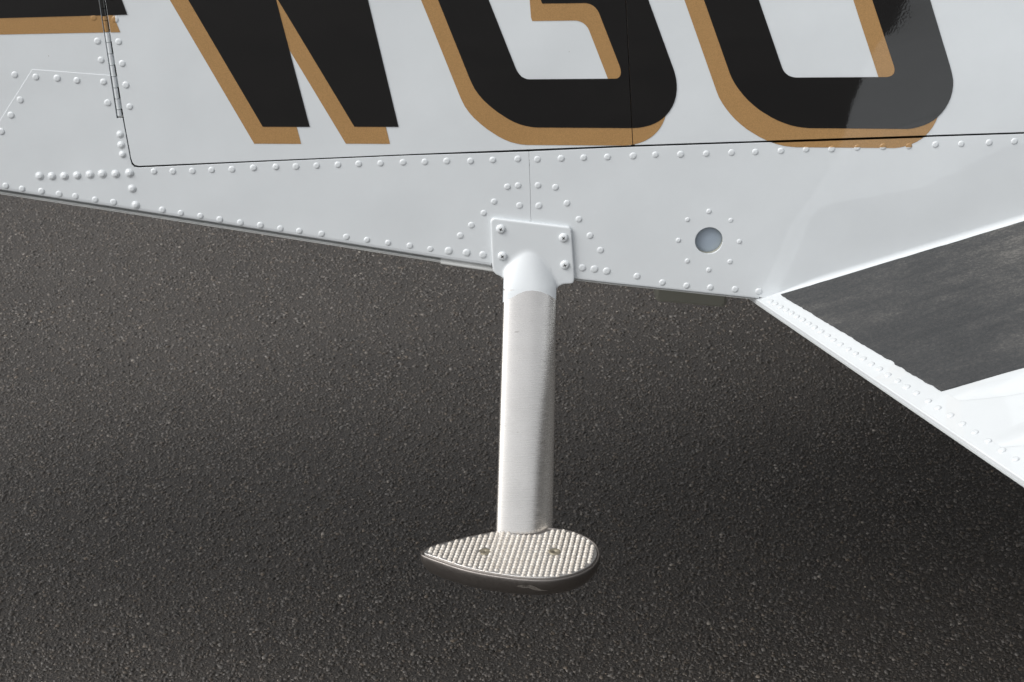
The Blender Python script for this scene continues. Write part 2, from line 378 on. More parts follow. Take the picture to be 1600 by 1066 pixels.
door1 = [(HR(-380), -380), (HR(0), 0), (HR(150), 150), (194.3, 190), (204.8, 247), (207, 254), (210.5, 258.2), (217, 259.6), (430, gapY(430) - .3), (640, gapY(640) - .3), (826, gapY(826) - .3), (985.5, gapY(984.5) - .4), (988.0, gapY(987) - 3), (977.0, 0), (957.8, -380)]
door_aft = obj('door_panel', sheet_mesh('door_panel', [xz(*p) for p in door1], bev=.0003), M_white, plane)
door2 = [(959.1, -380), (978.2, 0), (989.3, 224), (992.5, gapY(992) - .5), (1600, gapY(1600) - .5), (2000, gapY(2000) - .5), (2000, -380)]
door_fwd = obj('door_panel', sheet_mesh('door_panel', [xz(*p) for p in door2], bev=.0003), M_white, plane)

# rolled lower edges and the belly lip
def sweep(name, a, b, prof, m, n=40, parent=plane):
    rows = []
    for i in range(n + 1):
        px = a + (b - a) * i / n; p = atY(px, bot_py(px))
        rows.append([(p.x, y, p.z + z) for y, z in prof])
    return obj(name, strip(name, rows), m, parent, True)
LZ = LIFT * DIST / FPX / math.cos(th) * .97
roll = [(0, LZ), (.0001, LZ * .6), (.0004, LZ * .3), (.0010, LZ * .1), (.0020, 0.0), (.012, .0002)]
sweep('rolled_edge', -580, 768, roll, M_white)
sweep('rolled_edge', 829.5, 1186, [(0, .0022), (0, .0009), (.0004, .0002), (.0012, 0), (.012, 0)], M_white)
lip = [(.0150, .001), (.0145, -.0004), (.0120, -.0022), (.0070, -.0031), (.0036, -.0033), (.0033, -.0036), (.0034, -.0039), (.0060, -.0040), (.0060, -.0045), (.0038, -.0046), (.0035, -.0049), (.0038, -.0053), (.2, -.0058)]
belly = sweep('belly_skin', -580, 690, lip, M_edge)
lip2 = [(.0055, .001), (.0048, -.0018), (.0026, -.0034), (.0020, -.0040), (.0018, -.0056), (.0024, -.0062), (.006, -.0064), (.2, -.0064)]
sweep('belly_skin', 688, 772, lip2, M_edge, 8)
lip3 = [(.0040, .001), (.0039, -.0009), (.0026, -.0012), (.0022, -.0016), (.0024, -.0022), (.2, -.0030)]
sweep('belly_skin', 893, 1190, lip3, M_edge, 20)
# belly itself, closing the underside
rows = [[(x, .19, z - .004), (x, yf - .1, z - .004)] for x, yf, z in [(x, yf, (bot_z(x) if zb is None else zb)) for x, yf, zb, zt in st[2:8]]]
obj('belly_panel', strip('belly_panel', rows), M_white, plane)

# small rivet tips hanging under the lip
rv_lip = lathe('rivet', [(0, .0012), (.0016, .0010), (.0024, .0004), (.0026, 0)], 8); rv_lip.materials.append(M_edge)
for px in (20, 52, 84, 112, 141, 171, 203, 237, 271, 305, 344, 380):
    p = atY(px, bot_py(px)); o = obj('rivet', rv_lip, None, belly); o.location = (p.x, .0062, p.z - .0056); o.rotation_euler = (math.radians(180), 0, 0)

# fairing under the belly
c = [atY(1027, 440, .24), atY(1139, 440, .24)]
zt, zb = atY(1080, 435, .24).z, atY(1083, 474, .24).z; sl = (atY(1138, 481.4, .24).z - atY(1028, 472.3, .24).z)
fx = [(c[0].x, 0), (c[1].x, sl)]
rings = []
for k, (yy, ins) in enumerate([(.240, .003), (.2415, .0006), (.244, 0), (.296, 0), (.2985, .0006), (.300, .003)]):
    x0, x1 = c[0].x + ins, c[1].x - ins; zb0 = atY(1028, 472.3, .24).z + ins
    rings.append([(x0, yy, zt + .02), (x0 - .001, yy, zb0 + .003), (x0 + .002, yy, zb0), (x1 - .004, yy, zb0 + sl), (x1 - .001, yy, zb0 + sl + .004), (x1 + .002, yy, zt + .02)])
obj('belly_fairing', loft('belly_fairing', rings), M_primer, plane)

# lamp behind the round hole
lens = lathe('lamp_lens', [(0, .0028), (hole_r * .5, .0025), (hole_r * .9, .0016), (hole_r * 1.15, .0010), (hole_r * 1.2, 0)], 40)
o = obj('lamp_lens', lens, M_lens, skin_fwd); o.location = (hole_c.x, .0080, hole_c.z); o.rotation_euler = (math.radians(90), 0, 0)
housing = loft('lamp_housing', [[(hole_c.x + hole_r * 1.015 * math.cos(t * math.pi / 24), y, hole_c.z + hole_r * 1.025 * math.sin(t * math.pi / 24)) for t in range(48)] for y in (.0012, .0085)], cap=False)
obj('lamp_housing', housing, M_primer, skin_fwd, True)

# ------------------------------------------------------------------ rivets
def rivet_mesh(d, h):
    r = d / 2
    me = lathe('rivet', [(0, h * .93), (r * .16, h * .94), (r * .3, h), (r * .62, h * .9), (r * .86, h * .60), (r * .98, h * .22), (r, -.0002)], 14)
    me.materials.append(M_white); return me
RV = {'n': rivet_mesh(.0064, .00075), 'b': rivet_mesh(.0077, .0009), 's': rivet_mesh(.0049, .00065), 'h': rivet_mesh(.0062, .00075)}
washer = lathe('rivet', [(0, .0013), (.0008, .0014), (.0020, .0013), (.0025, .0010), (.0027, .0007), (.0037, .0006), (.0040, .0004), (.0040, -.0002)], 16); washer.materials.append(M_white)
RV['w'] = washer
def put(px, py, kind, parent, y=0.0, m=None):
    p = atY(px, py, y); o = obj('rivet', RV[kind], None, parent)
    o.location = (p.x, y, p.z); o.rotation_euler = (math.radians(90), random.uniform(0, 6.28), 0)
    s = random.uniform(.94, 1.05); o.scale = (s, s, random.uniform(.85, 1.12))
    if m: o.material_slots[0].link = 'OBJECT'; o.material_slots[0].material = m
    return o
top_row = [(240.6, 268), (270, 268), (300.5, 267.3), (330.5, 265.8), (362.4, 264.9), (396, 262.4), (430.9, 261), (462.4, 260.4), (494.8, 259), (528, 257.6), (560.4, 256.2), (594.7, 255.3), (629.6, 253.9), (663.7, 253.2), (698, 251.7), (735.2, 251.7), (770, 250), (808.9, 248.4)]
top_row2 = [(839.6, 249.2), (876.8, 247.7), (912, 246.6), (949.1, 245.5), (989.1, 243.8), (1024, 241.8), (1063.4, 241.3), (1103.5, 240.3), (1143, 238.6), (1180, 237.6), (1220.3, 235.9), (1259.5, 233.4), (1299.3, 232.9), (1339.4, 230.8), (1379.6, 229.2), (1420.1, 228.5), (1461.6, 226.1), (1501.8, 225.1), (1545.3, 223.1), (1585.1, 221), (1627, 219.4), (1668, 218)]
for p in top_row: put(*p, 'n', skin_aft)
for p in top_row2: put(*p, 'n', skin_fwd, m=M_splitO if 1240 < p[0] < 1430 else None)
for p in [(61.9, 275.3), (81, 275.6), (100.5, 275.3), (120.3, 274.3), (140.4, 273), (159.5, 272), (180.5, 272), (202.2, 270.5), (206.4, 295), (212, 320.6)]: put(*p, 'w', skin_aft)
for p in [(187.6, 210.2), (189.2, 226.8), (191.4, 241.5)]: put(*p, 'w', skin_aft).scale *= .88
for p in [(-45, 283), (-18, 286.5), (9, 290.3), (34.5, 295), (64.8, 298.9), (92.2, 303.3), (117.7, 306.8), (148.6, 312), (177.4, 316.1), (253.6, 328.1), (282.4, 333), (313.1, 337.6), (343.3, 343), (375.5, 348), (406.8, 352), (438, 357.2), (467.7, 360.9), (502.6, 365.3), (541.2, 370.3), (573.2, 375), (606.3, 379.5), (640.4, 384), (672.4, 389.2)]: put(*p, 'h', skin_aft)
for p in [(701, 392.1), (729.1, 395), (754.6, 398.4)]: put(*p, 'b', skin_aft)
for p in [(909.7, 418.6), (928.6, 420.6), (948, 423.7)]: put(*p, 'b', skin_fwd)
for p in [(719.2, 368.3), (736.3, 352.1), (755.7, 333), (771.9, 315.2), (792.8, 292), (809.5, 290), (811.8, 321.3)]: put(*p, 'n', skin_aft)
for p in [(840.6, 289.7), (867.8, 292.9), (842, 321.7), (885.9, 317.7), (904.5, 342.7), (921.9, 368.3), (938.3, 391)]: put(*p, 'n', skin_fwd)
for p in [(1107.7, 330.4), (1074.3, 343.3), (1141.7, 344.4), (1060, 375.6), (1155.3, 377.5), (1073.9, 408), (1140.6, 409), (1107.3, 422)]: put(*p, 's', skin_fwd)
for p in [(995.3, 431.7), (1034.8, 441.7), (1072.8, 446.4), (1109.8, 449.4), (1148.5, 452.3), (1185.5, 455.5)]: put(*p, 'n', skin_fwd).scale *= 1.05
for p in [(23, 117)]: put(*p, 'n', skin_up, .00035)
for p in [(56, 120.6), (89.3, 122.5), (120.3, 126), (31.6, 156.3), (17.2, 180.2), (2, 205.7), (161.7, 128.2), (168.4, 160.8)]: put(*p, 'n', skin_aft)
for p in [(152.2, 64.4), (157.9, 93.8)]: put(*p, 'n', skin_up, .00035)
for p in [(185.3, 65.4), (191, 99.5), (196.8, 133), (202.6, 166.8)]: put(*p, 'n', door_aft)
put(146.4, 27.8, 'n', skin_up, .00035, M_gold); put(141, -3, 'n', skin_up, .00035, M_black)
put(179.6, 30.3, 'n', door_aft, 0, M_splitH); put(174, -3, 'n', door_aft, 0, M_black)

# ------------------------------------------------------------------ hinge
ax = lambda y: ((HL(y) + HR(y)) / 2, y)
A, B = atY(*ax(-200), .0022), atY(*ax(178), .0022)
hd = (A - B).normalized()
leaf = obj('hinge', sheet_mesh('hinge', [xz(HL(-380) - 0, -380), xz(HL(183), 183.5), xz(HR(183), 183.5), xz(HR(-380), -380)][::-1], y0=.0048, thick=.003, bev=.0002), M_dark, plane)
mesh_cache = {}
def knuckle(y0, y1, side, m):
    p0, p1 = atY(*ax(y1), .0022), atY(*ax(y0), .0022); L = (p1 - p0).length - .0005
    rad = .0021; prof = []
    key = round(L, 4), side
    if key not in mesh_cache:
        ang = [math.radians(a) for a in (200, 160, 120, 90, 60, 20, -20)]
        sec = [(rad * math.cos(a), -rad * math.sin(a)) for a in ang]      # local x across, y depth (front = -y)
        if side > 0: sec += [(.0030, .0006), (.0030, .0026), (-.0016, .0026)]
        else: sec += [(.0016, .0026), (-.0030, .0026), (-.0030, .0006)]
        rings = [[(x, y, z) for x, y in sec] for z in (0, L)]
        me = loft('knuckle', rings); me.materials.append(M_white); mesh_cache[key] = me
    o = obj('knuckle', mesh_cache[key], None, leaf)
    z = (p1 - p0).normalized(); yv = Vector((0, 1, 0)); x = yv.cross(z).normalized()
    o.matrix_world = Matrix(((x.x, yv.x, z.x, p0.x), (x.y, yv.y, z.y, p0.y), (x.z, yv.z, z.z, p0.z), (0, 0, 0, 1)))
    if m: o.material_slots[0].link = 'OBJECT'; o.material_slots[0].material = m
    return o
ys = [-57, -40, -22.5, -5, 12.6, 24.2, 31.5, 49.5, 65.5, 83.5, 101.5, 119, 136.5, 153.7, 170.5, 180.5]
for i, (a, b2) in enumerate(zip(ys, ys[1:])):
    knuckle(a, b2, 1 if i % 2 else -1, M_black if b2 < 26 else (M_gold if b2 < 50 else None))
e = atY(186.5, 183.3); o = obj('hinge_end_cap', lathe('hinge_end_cap', [(0, .0016), (.0018, .0014), (.0026, .0006), (.0028, -.0004)], 12), M_edge, leaf)
o.location = (e.x, .0034, e.z); o.rotation_euler = (math.radians(90), 0, 0)

# ------------------------------------------------------------------ lettering (vinyl on the panels)
def shift(l, dx, dy): return [(x + dx, y + dy) for x, y in l]
YG, YB = -.00025, -.0005
def decal(name, loops, gold, parent, clips=(), y=None):
    return obj(name, decal_mesh(name, [[xz(*p) for p in l] for l in loops], y if y is not None else (YG if gold else YB), clips), M_gold if gold else M_black, parent)
# hyphen, crossing the hinge
hy = [(-420, 35), (0, 28.5), (199, 23), (190.5, 0), (172, -50), (0, -46), (-420, -40)]
hyg = [(-420, 60), (0, 54.2), (188, 50.5), (177, 24), (158, -24), (-420, -16)]
cl = ((HL(-380) - .6, -380), (HL(180) - .6, 180)); cr = ((HR(-380) + .6, -380), (HR(180) + .6, 180))
for l, gflag in ((hy, False), (hyg, True)):
    decal('letter_shadow' if gflag else 'letter', [l], gflag, skin_up, [(*cl, -1)], .00035 + (YG if gflag else YB))
    decal('letter_shadow' if gflag else 'letter', [l], gflag, door_aft, [(*cr, 1)])
# W
W = [(410.6, 198), (484, 198.3), (431.5, 0), (428, -13), (436, 2.5), (553.8, 198), (622.7, 198.3), (575, 0), (510, -270), (410, -270), (440, -150), (330, -270), (215, -270), (280, -60), (136.5, -270), (40, -270), (295, 0)]
W = [(410.6, 198), (484, 198.3), (431.5, 0), (428, -12), (434.5, 0), (553.8, 198), (622.7, 198.3), (575, 0), (513, -260), (420, -260), (462, -90), (360, -260), (275, -260), (330, -90), (228, -260), (142, -260), (294.3, 0)]
decal('letter', [W], False, door_aft)
decal('letter_shadow', [shift(W, -13.4, 26.6)], True, door_aft)
# G
z3 = lambda l: [(640 + x / 3.552, y / 3.552) for x, y in l]
G_out = z3([(158, 0), (330, 428), (344, 460), (362, 495), (385, 527), (412, 558), (450, 592), (485, 620), (520, 643), (550, 662), (580, 677), (612, 690), (640, 698), (670, 704), (705, 707.5), (1240, 711), (1272, 709), (1305, 703), (1335, 695), (1362, 684), (1385, 671), (1402, 659), (1424, 639), (1442, 617), (1458, 591), (1470, 563), (1478, 533), (1482, 500), (1482, 470), (1479, 440), (1474, 416), (1465, 385)])
G = G_out + [(1013, 0), (988, -70), (840, -70), (845, 0), (847, 5.6)] + z3([(970, 17), (985, 18), (1002, 23), (1018, 31), (1032, 43), (1043, 57), (1051, 72), (1165, 365), (1171, 385), (1173, 402), (1170, 418), (1163, 428), (1152, 435), (1140, 436.5), (668, 440), (652, 439), (636, 433), (620, 424), (608, 411), (598, 397), (590, 382)])
G += [(763.5, 0), (712, -130), (716, -155), (740, -168), (930, -170), (905, -245), (640, -245), (600, -225), (602, -200)]
gclip = ((957.4, -380), (976.6, 0)); 
for nm, l, gf in (('letter', G, False), ('letter_shadow', shift(G, -15.4, 27.4), True)):
    # the panel split is two straight runs; a single line through its lower part is close to both
    a, bq = (976.6, 0), (988.4, 226)
    decal(nm, [l], gf, door_aft, [((977.0, 0), (988.15, 227), -1)])
    decal(nm, [l], gf, door_fwd, [((978.2, 0), (989.3, 226), 1)])
# O
z4 = lambda l: [(1060 + x / 2.963, y / 2.963) for x, y in l]
O_out = z4([(118, 0), (236, 335), (247, 362), (262, 389), (280, 415), (300, 440), (324, 466), (350, 489), (375, 509), (402, 526), (430, 543), (460, 558), (490, 570), (520, 580), (550, 587), (580, 591), (605, 593), (1060, 597), (1085, 594), (1110, 588), (1136, 580), (1160, 569), (1182, 556), (1202, 540), (1220, 521), (1235, 501), (1249, 477), (1260, 451), (1267, 424), (1271, 397), (1271, 370), (1266, 340), (1256, 302), (1165, 0)])
O_out += [(1405, -140), (1385, -190), (1350, -225), (1310, -240), (1075, -240), (1042, -227), (1030, -205), (1040, -170)]
O_in = z4([(372, 0), (480, 315), (486, 327), (495, 338), (507, 348), (520, 354), (533, 357.5), (548, 359), (965, 356.5), (978, 354), (988, 349), (996, 341), (1000, 330), (1000, 318), (997, 305), (897, 0)]) + [(1315, -150), (1300, -165), (1150, -165), (1135, -155), (1140, -130)]
gl1, gl2 = (989, gapY(989)), (1600, gapY(1600))
decal('letter', [O_out, O_in], False, door_fwd)
sO = shift(O_out, -20, 30); sI = shift(O_in, -20, 30)
decal('letter_shadow', [sO, sI], True, door_fwd, [((gl1[0], gl1[1] - .8), (gl2[0], gl2[1] - .8), -1)])
decal('letter_shadow', [sO, sI], True, skin_fwd, [((gl1[0], gl1[1] + 2.8), (gl2[0], gl2[1] + 2.8), 1)])

# ------------------------------------------------------------------ wing
P0 = atY(1185.5, 467.5)
R1 = atY(1600, 341.5); rdir = (R1 - P0).normalized()
d_ = ray(1600, 747.5); best = None
for i in range(4000):
    t = .4 + i * .0004; v = Cc + d_ * t - P0
    if v.y > -.1: continue
    e = abs(v.z - math.tan(math.radians(1.0)) * math.hypot(v.x, v.y))
    if best is None or e < best[0]: best = (e, v)
ddir = best[1].normalized(); wn = rdir.cross(-ddir).normalized()
if wn.z < 0: wn = -wn
print('WING', rdir[:], ddir[:], 'P0', P0[:])
tan = rdir.z / rdir.x
prof = [(0, 0), (.20, .20 * tan), (.40, .40 * tan), (.52, .165), (.70, .213), (.90, .243), (1.1, .252), (1.3, .236), (1.45, .205), (1.55, .165), (1.59, .13), (1.60, .105), (1.585, .085), (1.5, .062), (1.3, .04), (1.0, .02), (.6, .006), (.3, -.001), (.02, -.0066), (.001, -.0068), (-.0009, -.0062), (-.0012, -.0040), (-.0009, -.0036), (-.0016, -.0030), (-.0017, -.0009), (-.001, -.0002)]
def wing_ring(origin, d, t):
    return [tuple(origin + d * t + Vector((x, 0, z))) for x, z in prof]
wm = loft('wing', [wing_ring(P0, ddir, t) for t in (-.05, 0, .6, 1.5, 4.4)])
M_wing = paint('dimmed_white_paint', (.64, .67, .685), chips=True)  # the same white, greyed to hold down the wing's overbright top light
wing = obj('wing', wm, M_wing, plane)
md = Vector((ddir.x, -ddir.y, ddir.z))
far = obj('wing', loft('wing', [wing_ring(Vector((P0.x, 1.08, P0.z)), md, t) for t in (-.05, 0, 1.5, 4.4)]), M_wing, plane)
def onw(px, py): return atPlane(px, py, P0, wn)
def st_(p):      # point -> (s, t) wing coordinates
    q = p - P0
    a, b_, c_ = rdir.dot(rdir), rdir.dot(ddir), ddir.dot(ddir); e, f = q.dot(rdir), q.dot(ddir)
    D = a * c_ - b_ * b_; return ((e * c_ - f * b_) / D, (f * a - e * b_) / D)
def WP(s, t, h=0.0): return P0 + rdir * s + ddir * t + wn * h
# walkway sheet, a little ragged along its trailing edge
ca, cb, cc_, cd = st_(onw(1219.8, 461.2)), st_(onw(1470.4, 612.2)), st_(onw(1600, 576.5)), st_(onw(1600, 346.8))
print('walk', ca, cb, cc_, cd)
S_END = .40
mo = (cc_[1] - cb[1]) / (cc_[0] - cb[0]); mi = (cd[1] - ca[1]) / (cd[0] - ca[0])
NS, NT = 40, 60; rows = []
for i in range(NT + 1):
    v = i / NT; row = []
    sa = ca[0] + (cb[0] - ca[0]) * v + random.uniform(-.0007, .0007) * (1.6 if .7 < v < 1 else .8)
    for j in range(NS + 1):
        s = sa + (S_END - sa) * j / NS
        t0 = ca[1] + (s - ca[0]) * mi + random.uniform(-.0004, .0004) * (v == 0); t1 = cb[1] + (s - cb[0]) * mo
        row.append(WP(s, t0 + (t1 - t0) * v, .0009))
    rows.append(row)
skirt = lambda r: [p - wn * .0010 for p in r]
rows = [skirt(rows[0])] + rows + [skirt(rows[-1])]
rows = [[r[0] - wn * .0010] + r for r in rows]
tdir = wn.cross(rdir).normalized()
loc = Matrix(((rdir.x, tdir.x, wn.x, P0.x), (rdir.y, tdir.y, wn.y, P0.y), (rdir.z, tdir.z, wn.z, P0.z), (0, 0, 0, 1)))
inv = loc.inverted()
walk = obj('walkway', strip('walkway', [[tuple(inv @ p) for p in r] for r in rows]), M_walk, wing); walk.matrix_world = loc
# rivets along the trailing edge
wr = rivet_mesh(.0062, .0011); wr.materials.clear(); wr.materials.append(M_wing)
z7 = lambda x, y: (1160 + x / 2.4227, 320 + y / 2.4227)
wpts = [(105, 366), (124, 376), (144, 388), (165, 399), (185, 411), (206, 424), (228, 437), (250, 451), (272, 465), (297, 481), (322, 497), (345, 513), (370, 529), (400, 548), (428, 565), (457, 584), (488, 604), (518, 623), (550, 645), (587, 668), (621, 690), (658, 714), (703, 744), (740, 770), (786, 798), (832, 830), (880, 862), (930, 895), (982, 930), (1034, 964)]
for p in wpts:
    q = onw(*z7(*p)); o = obj('rivet', wr, None, wing); o.location = q + wn * .0002
    o.rotation_euler = wn.to_track_quat('Z', 'Y').to_euler(); s = random.uniform(.92, 1.06); o.scale = (s, s, random.uniform(.8, 1.1))
ls, lt = st_(onw(*z7(1034, 964)))
for k in range(1, 12):
    o = obj('rivet', wr, None, wing); o.location = WP(ls, lt + .022 * k, .0002); o.rotation_euler = wn.to_track_quat('Z', 'Y').to_euler()
# pressed stiffening beads outboard of the walkway
def bead(p, wid, h, s1=.42):
    s0, t0 = st_(onw(*p)); rows = []
    n = 24
    for i in range(n + 1):
        u = i / n; s = s0 + (s1 - s0) * u; k = min(1, (s - s0) / .05); k = math.sin(k * math.pi / 2)
        rows.append([WP(s, t0 + mo * (s - s0) + wid * (q / 12 - .5) * (.35 + .65 * k), h * k * (.5 - .5 * math.cos(2 * math.pi * q / 12)) + .00015) for q in range(13)])
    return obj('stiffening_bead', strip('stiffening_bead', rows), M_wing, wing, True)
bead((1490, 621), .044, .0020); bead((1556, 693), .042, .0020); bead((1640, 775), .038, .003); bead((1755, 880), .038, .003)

# fillet between side and wing
s0 = st_(onw(1222, 453))[0]; rows = []
for i in range(41):
    s = s0 - .012 + (.46 - s0 + .012) * i / 40; k = min(1, max(0, (s - s0 + .012) / .05)); k = k * k * (3 - 2 * k)
    b0 = WP(s, 0, 0); b0 = Vector((b0.x, 0, b0.z)); H_ = .005 * k + .0012; Y_ = .0016 * k + .0006
    rows.append([(b0.x, -Y_ * (1 - u) ** 2.2 - .0003, b0.z + H_ * u - .0005) for u in (0, .08, .17, .28, .4, .54, .7, .85, 1)] )
obj('wing_fillet', strip('wing_fillet', rows), M_white, plane, True)

# ------------------------------------------------------------------ boarding step
KS = .42                                                  # how far the strut leans outboard
a0 = atY(827, 395, -.004)
def strut_front_y(z): return -.004 - KS * (a0.z - z)
def on_strut(px, py, dy=.0112):
    """point on the leaning mid plane of the strut"""
    n = Vector((0, 1, -KS)).normalized(); p0 = Vector((0, -.004 + dy, a0.z)); return atPlane(px, py, p0, n)
SEC_N = 64
def section(L, R, off=0.0, k=1.0):
    """streamlined tube: fairly flat face, tight trailing edge on the left, rounder nose on the right"""
    ch = (R - L).length; pts = []
    for i in range(SEC_N):
        t = 2 * math.pi * i / SEC_N; c_, s_ = math.cos(t), math.sin(t)
        p = .46 if c_ < 0 else 1.7
        p = 2.7 + (p - 2.7) * k            # towards the top the stub is pointed like an ogive
        x = .5 * ch * math.copysign(abs(c_) ** .96, c_); y = -.0112 * math.copysign(abs(s_) ** p, s_)
        if off: x *= 1 + 2 * off / ch; y *= 1 + off / .0112
        pts.append((x, y + x * .11))
    return [L.lerp(R, .5) + Vector((x, y, 0)) for x, y in pts]
EL, ER = ((786.6, 440), (774.3, 829)), ((870.4, 440), (864.2, 826))
def edge(e, py):
    (x0, y0), (x1, y1) = e; return (x0 + (x1 - x0) * (py - y0) / (y1 - y0), py)
def strut_ring(py, off=0.0):
    L, R = on_strut(*edge(EL, py)), on_strut(*edge(ER, py)); return section(L, R, off)
strut = obj('step_strut', loft('step_strut', [strut_ring(py) for py in (446, 500, 560, 620, 680, 740, 790, 815, 826, 834, 842)], cap=False), M_steel, plane, True)
# mounting bracket: plate and stub fused into one casting
pl = [(772.5, 339.3), (888.5, 353.2), (891.6, 355.5), (893, 359.5), (897.8, 430), (897.2, 438), (895.2, 441.6), (888, 442.2), (878, 442.4), (790, 433), (782, 430), (774, 426.5), (770.6, 423), (769.2, 415), (766.4, 346), (768, 341)]
bmb = bmesh.new()
pm = sheet_mesh('tmp', [xz(*p) for p in pl], y0=-.0036, thick=.0036, bev=.0006); bmb.from_mesh(pm)
# close the back of the plate
bmesh.ops.holes_fill(bmb, edges=[e for e in bmb.edges if e.is_boundary])
stub = []
for py in (378, 386, 394, 402, 410, 418, 426, 434, 440, 446, 453, 465, 480, 495):
    L, R = on_strut(*edge(EL, py)), on_strut(*edge(ER, py)); stub.append(section(L, R, .00015, min(1, max(0, (py - 385) / 62))))
sm = loft('tmp2', stub); bmb.from_mesh(sm)
# little webs where plate and stub run together below
for s0_, pts_ in ((0, [(772, 418), (800, 418), (800, 440), (788.5, 440), (786.5, 434), (782, 430.5), (774, 427)]), (1, [(868, 424), (893, 424), (896, 441.5), (880, 442.8), (873, 446), (870, 451), (862, 451)])):
    wb = sheet_mesh('tmp4', [xz(*q) for q in pts_], y0=-.0036, thick=.0036, bev=.0004); bmb.from_mesh(wb)
bmesh.ops.holes_fill(bmb, edges=[e for e in bmb.edges if e.is_boundary])
bme = bpy.data.meshes.new('tmpb'); bmb.to_mesh(bme); bmb.free()
tmp = bpy.data.objects.new('tmpb', bme); COL.objects.link(tmp)
rm = tmp.modifiers.new('r', 'REMESH'); rm.mode = 'VOXEL'; rm.voxel_size = .0007; rm.use_smooth_shade = True
s_ = tmp.modifiers.new('s', 'SMOOTH'); s_.factor = .5; s_.iterations = 12
dg = bpy.context.evaluated_depsgraph_get(); me = bpy.data.meshes.new_from_object(tmp.evaluated_get(dg)); me.name = 'step_bracket'
# keep what lies outside the skin
bm = bmesh.new(); bm.from_mesh(me); bmesh.ops.delete(bm, geom=[v for v in bm.verts if v.co.y > .0025 and v.co.z > atY(830, 426).z], context='VERTS')
MASK = [(-.2, 474), (0, 473), (.12, 467.5), (.28, 459.5), (.42, 454.8), (.55, 454), (.70, 456), (.85, 461), (1.0, 469), (1.3, 470)]
def to_px(p):
    q = p - Cc; d = q.dot(Fw); return 800 + FPX * q.dot(Rt) / d, 533 - FPX * q.dot(Up) / d
def mask_py(p):
    x, y = to_px(p); l, r = edge(EL, y)[0], edge(ER, y)[0]; u = max(-.19, min(1.29, (x - l) / (r - l)))
    for (a, y0), (b2, y1) in zip(MASK, MASK[1:]):
        if a <= u <= b2: return y, y0 + (y1 - y0) * (u - a) / (b2 - a)
    return y, 470
bm.verts.ensure_lookup_table()
soft = [v for v in bm.verts if 380 < to_px(v.co)[1] < 490 and 794 < to_px(v.co)[0] < 862 and v.co.y < -.0030]
for _ in range(20): bmesh.ops.smooth_vert(bm, verts=soft, factor=.5, use_axis_x=False, use_axis_y=True, use_axis_z=False)
for _ in range(6): bmesh.ops.smooth_vert(bm, verts=soft, factor=.5, use_axis_x=True, use_axis_y=True, use_axis_z=True)
low = [v for v in bm.verts if mask_py(v.co)[0] > mask_py(v.co)[1]]
bmesh.ops.delete(bm, geom=low, context='VERTS')
down = Vector((-.02, -KS, -1)).normalized()
for v in bm.verts:
    if v.is_boundary and v.co.z < atY(830, 440).z:
        y, m_ = mask_py(v.co); v.co += down * ((m_ - y) * DIST / FPX * 1.02)
bm.to_mesh(me); bm.free()
bpy.data.objects.remove(tmp)
me.materials.clear(); bracket = obj('step_bracket', me, M_white, plane, True)
# cross-head screws
def screw_mesh():
    r = .0045
    me = lathe('screw', [(0, .0020), (r * .45, .0020), (r * .75, .0017), (r * .95, .0010), (r, .0002), (r, -.0004)], 20); me.materials.append(M_white); return me
SCM = screw_mesh()
def cross_mesh():
    bm = bmesh.new()
    for a in (0, math.pi / 2):
        n0 = []
        for x, y in ((-.0019, -.00022), (-.0006, -.00045), (.0006, -.00045), (.0019, -.00022), (.0019, .00022), (.0006, .00045), (-.0006, .00045), (-.0019, .00022)):
            n0.append(bm.verts.new((x * math.cos(a) - y * math.sin(a), x * math.sin(a) + y * math.cos(a), .00206 + (a > 0) * .00004)))
        bm.faces.new(n0)
    return from_bm(bm, 'screw_slot')
CRM = cross_mesh(); CRM.materials.append(M_screw)
for px, py, an in ((782.5, 358, .5), (785, 400.3, .9), (880.5, 371.5, .65), (882.5, 414, 1.2)):
    p = atY(px, py, -.0036); o = obj('screw', SCM, None, bracket); o.location = p; o.rotation_euler = (math.radians(90), 0, 0)
    # slot pressed into the head, joined to the same screw mesh per orientation
    s2 = obj('screw_slot', CRM, None, bracket); s2.location = p; s2.rotation_euler = (math.radians(90), an, 0)

# foot
zf = atY(815, 832.5, strut_front_y(atY(815, 832.5, -.095).z)).z
zf = atPlane(815, 832.5, Vector((0, -.004, a0.z)), Vector((0, 1, -KS)).normalized()).z
print('foot z', zf, 'y', strut_front_y(zf))
rim = [(657.2, 866), (661, 859.5), (672, 853.5), (696, 846.5), (726, 839), (752, 833.5), (780, 828.5), (805, 824.6), (830, 822.6), (850, 823), (868, 825), (892, 829), (916, 838.3), (931, 849), (937.6, 862), (936, 874), (929, 884), (917, 892.7), (899, 900), (876, 905), (850, 907.4), (810, 905.4), (760, 898.4), (720, 889.5), (688, 879), (668, 871.8)]
rimL = [atZ(*p, zf) for p in smooth_loop(rim, k=5)]
cen = sum(rimL, Vector()) / len(rimL)
def rg(sx, sy, dz, push=0): return [Vector((cen.x + (p.x - cen.x) * sx, cen.y + (p.y - cen.y) * sy + push, zf + dz)) for p in rimL]
def off_ring(d, dz):
    l = [(p.x, p.y) for p in rimL]; o, ins = inset(l, d); 
    if o[0] != l[0]: ins = ins[::-1]
    return [Vector((x, y, zf + dz)) for x, y in ins]
foot_r = [off_ring(.0040, -.0011), off_ring(.0026, -.0010), off_ring(.0017, -.0002), off_ring(.0008, .0002), off_ring(.0002, -.0003), off_ring(0, -.0012), off_ring(-.0002, -.003), off_ring(.0004, -.007), rg(.97, .945, -.013), rg(.925, .87, -.019), rg(.83, .72, -.0245), rg(.6, .45, -.0285), rg(.3, .2, -.030)]
foot = obj('step_foot', loft('step_foot', foot_r), M_foot, plane, True)
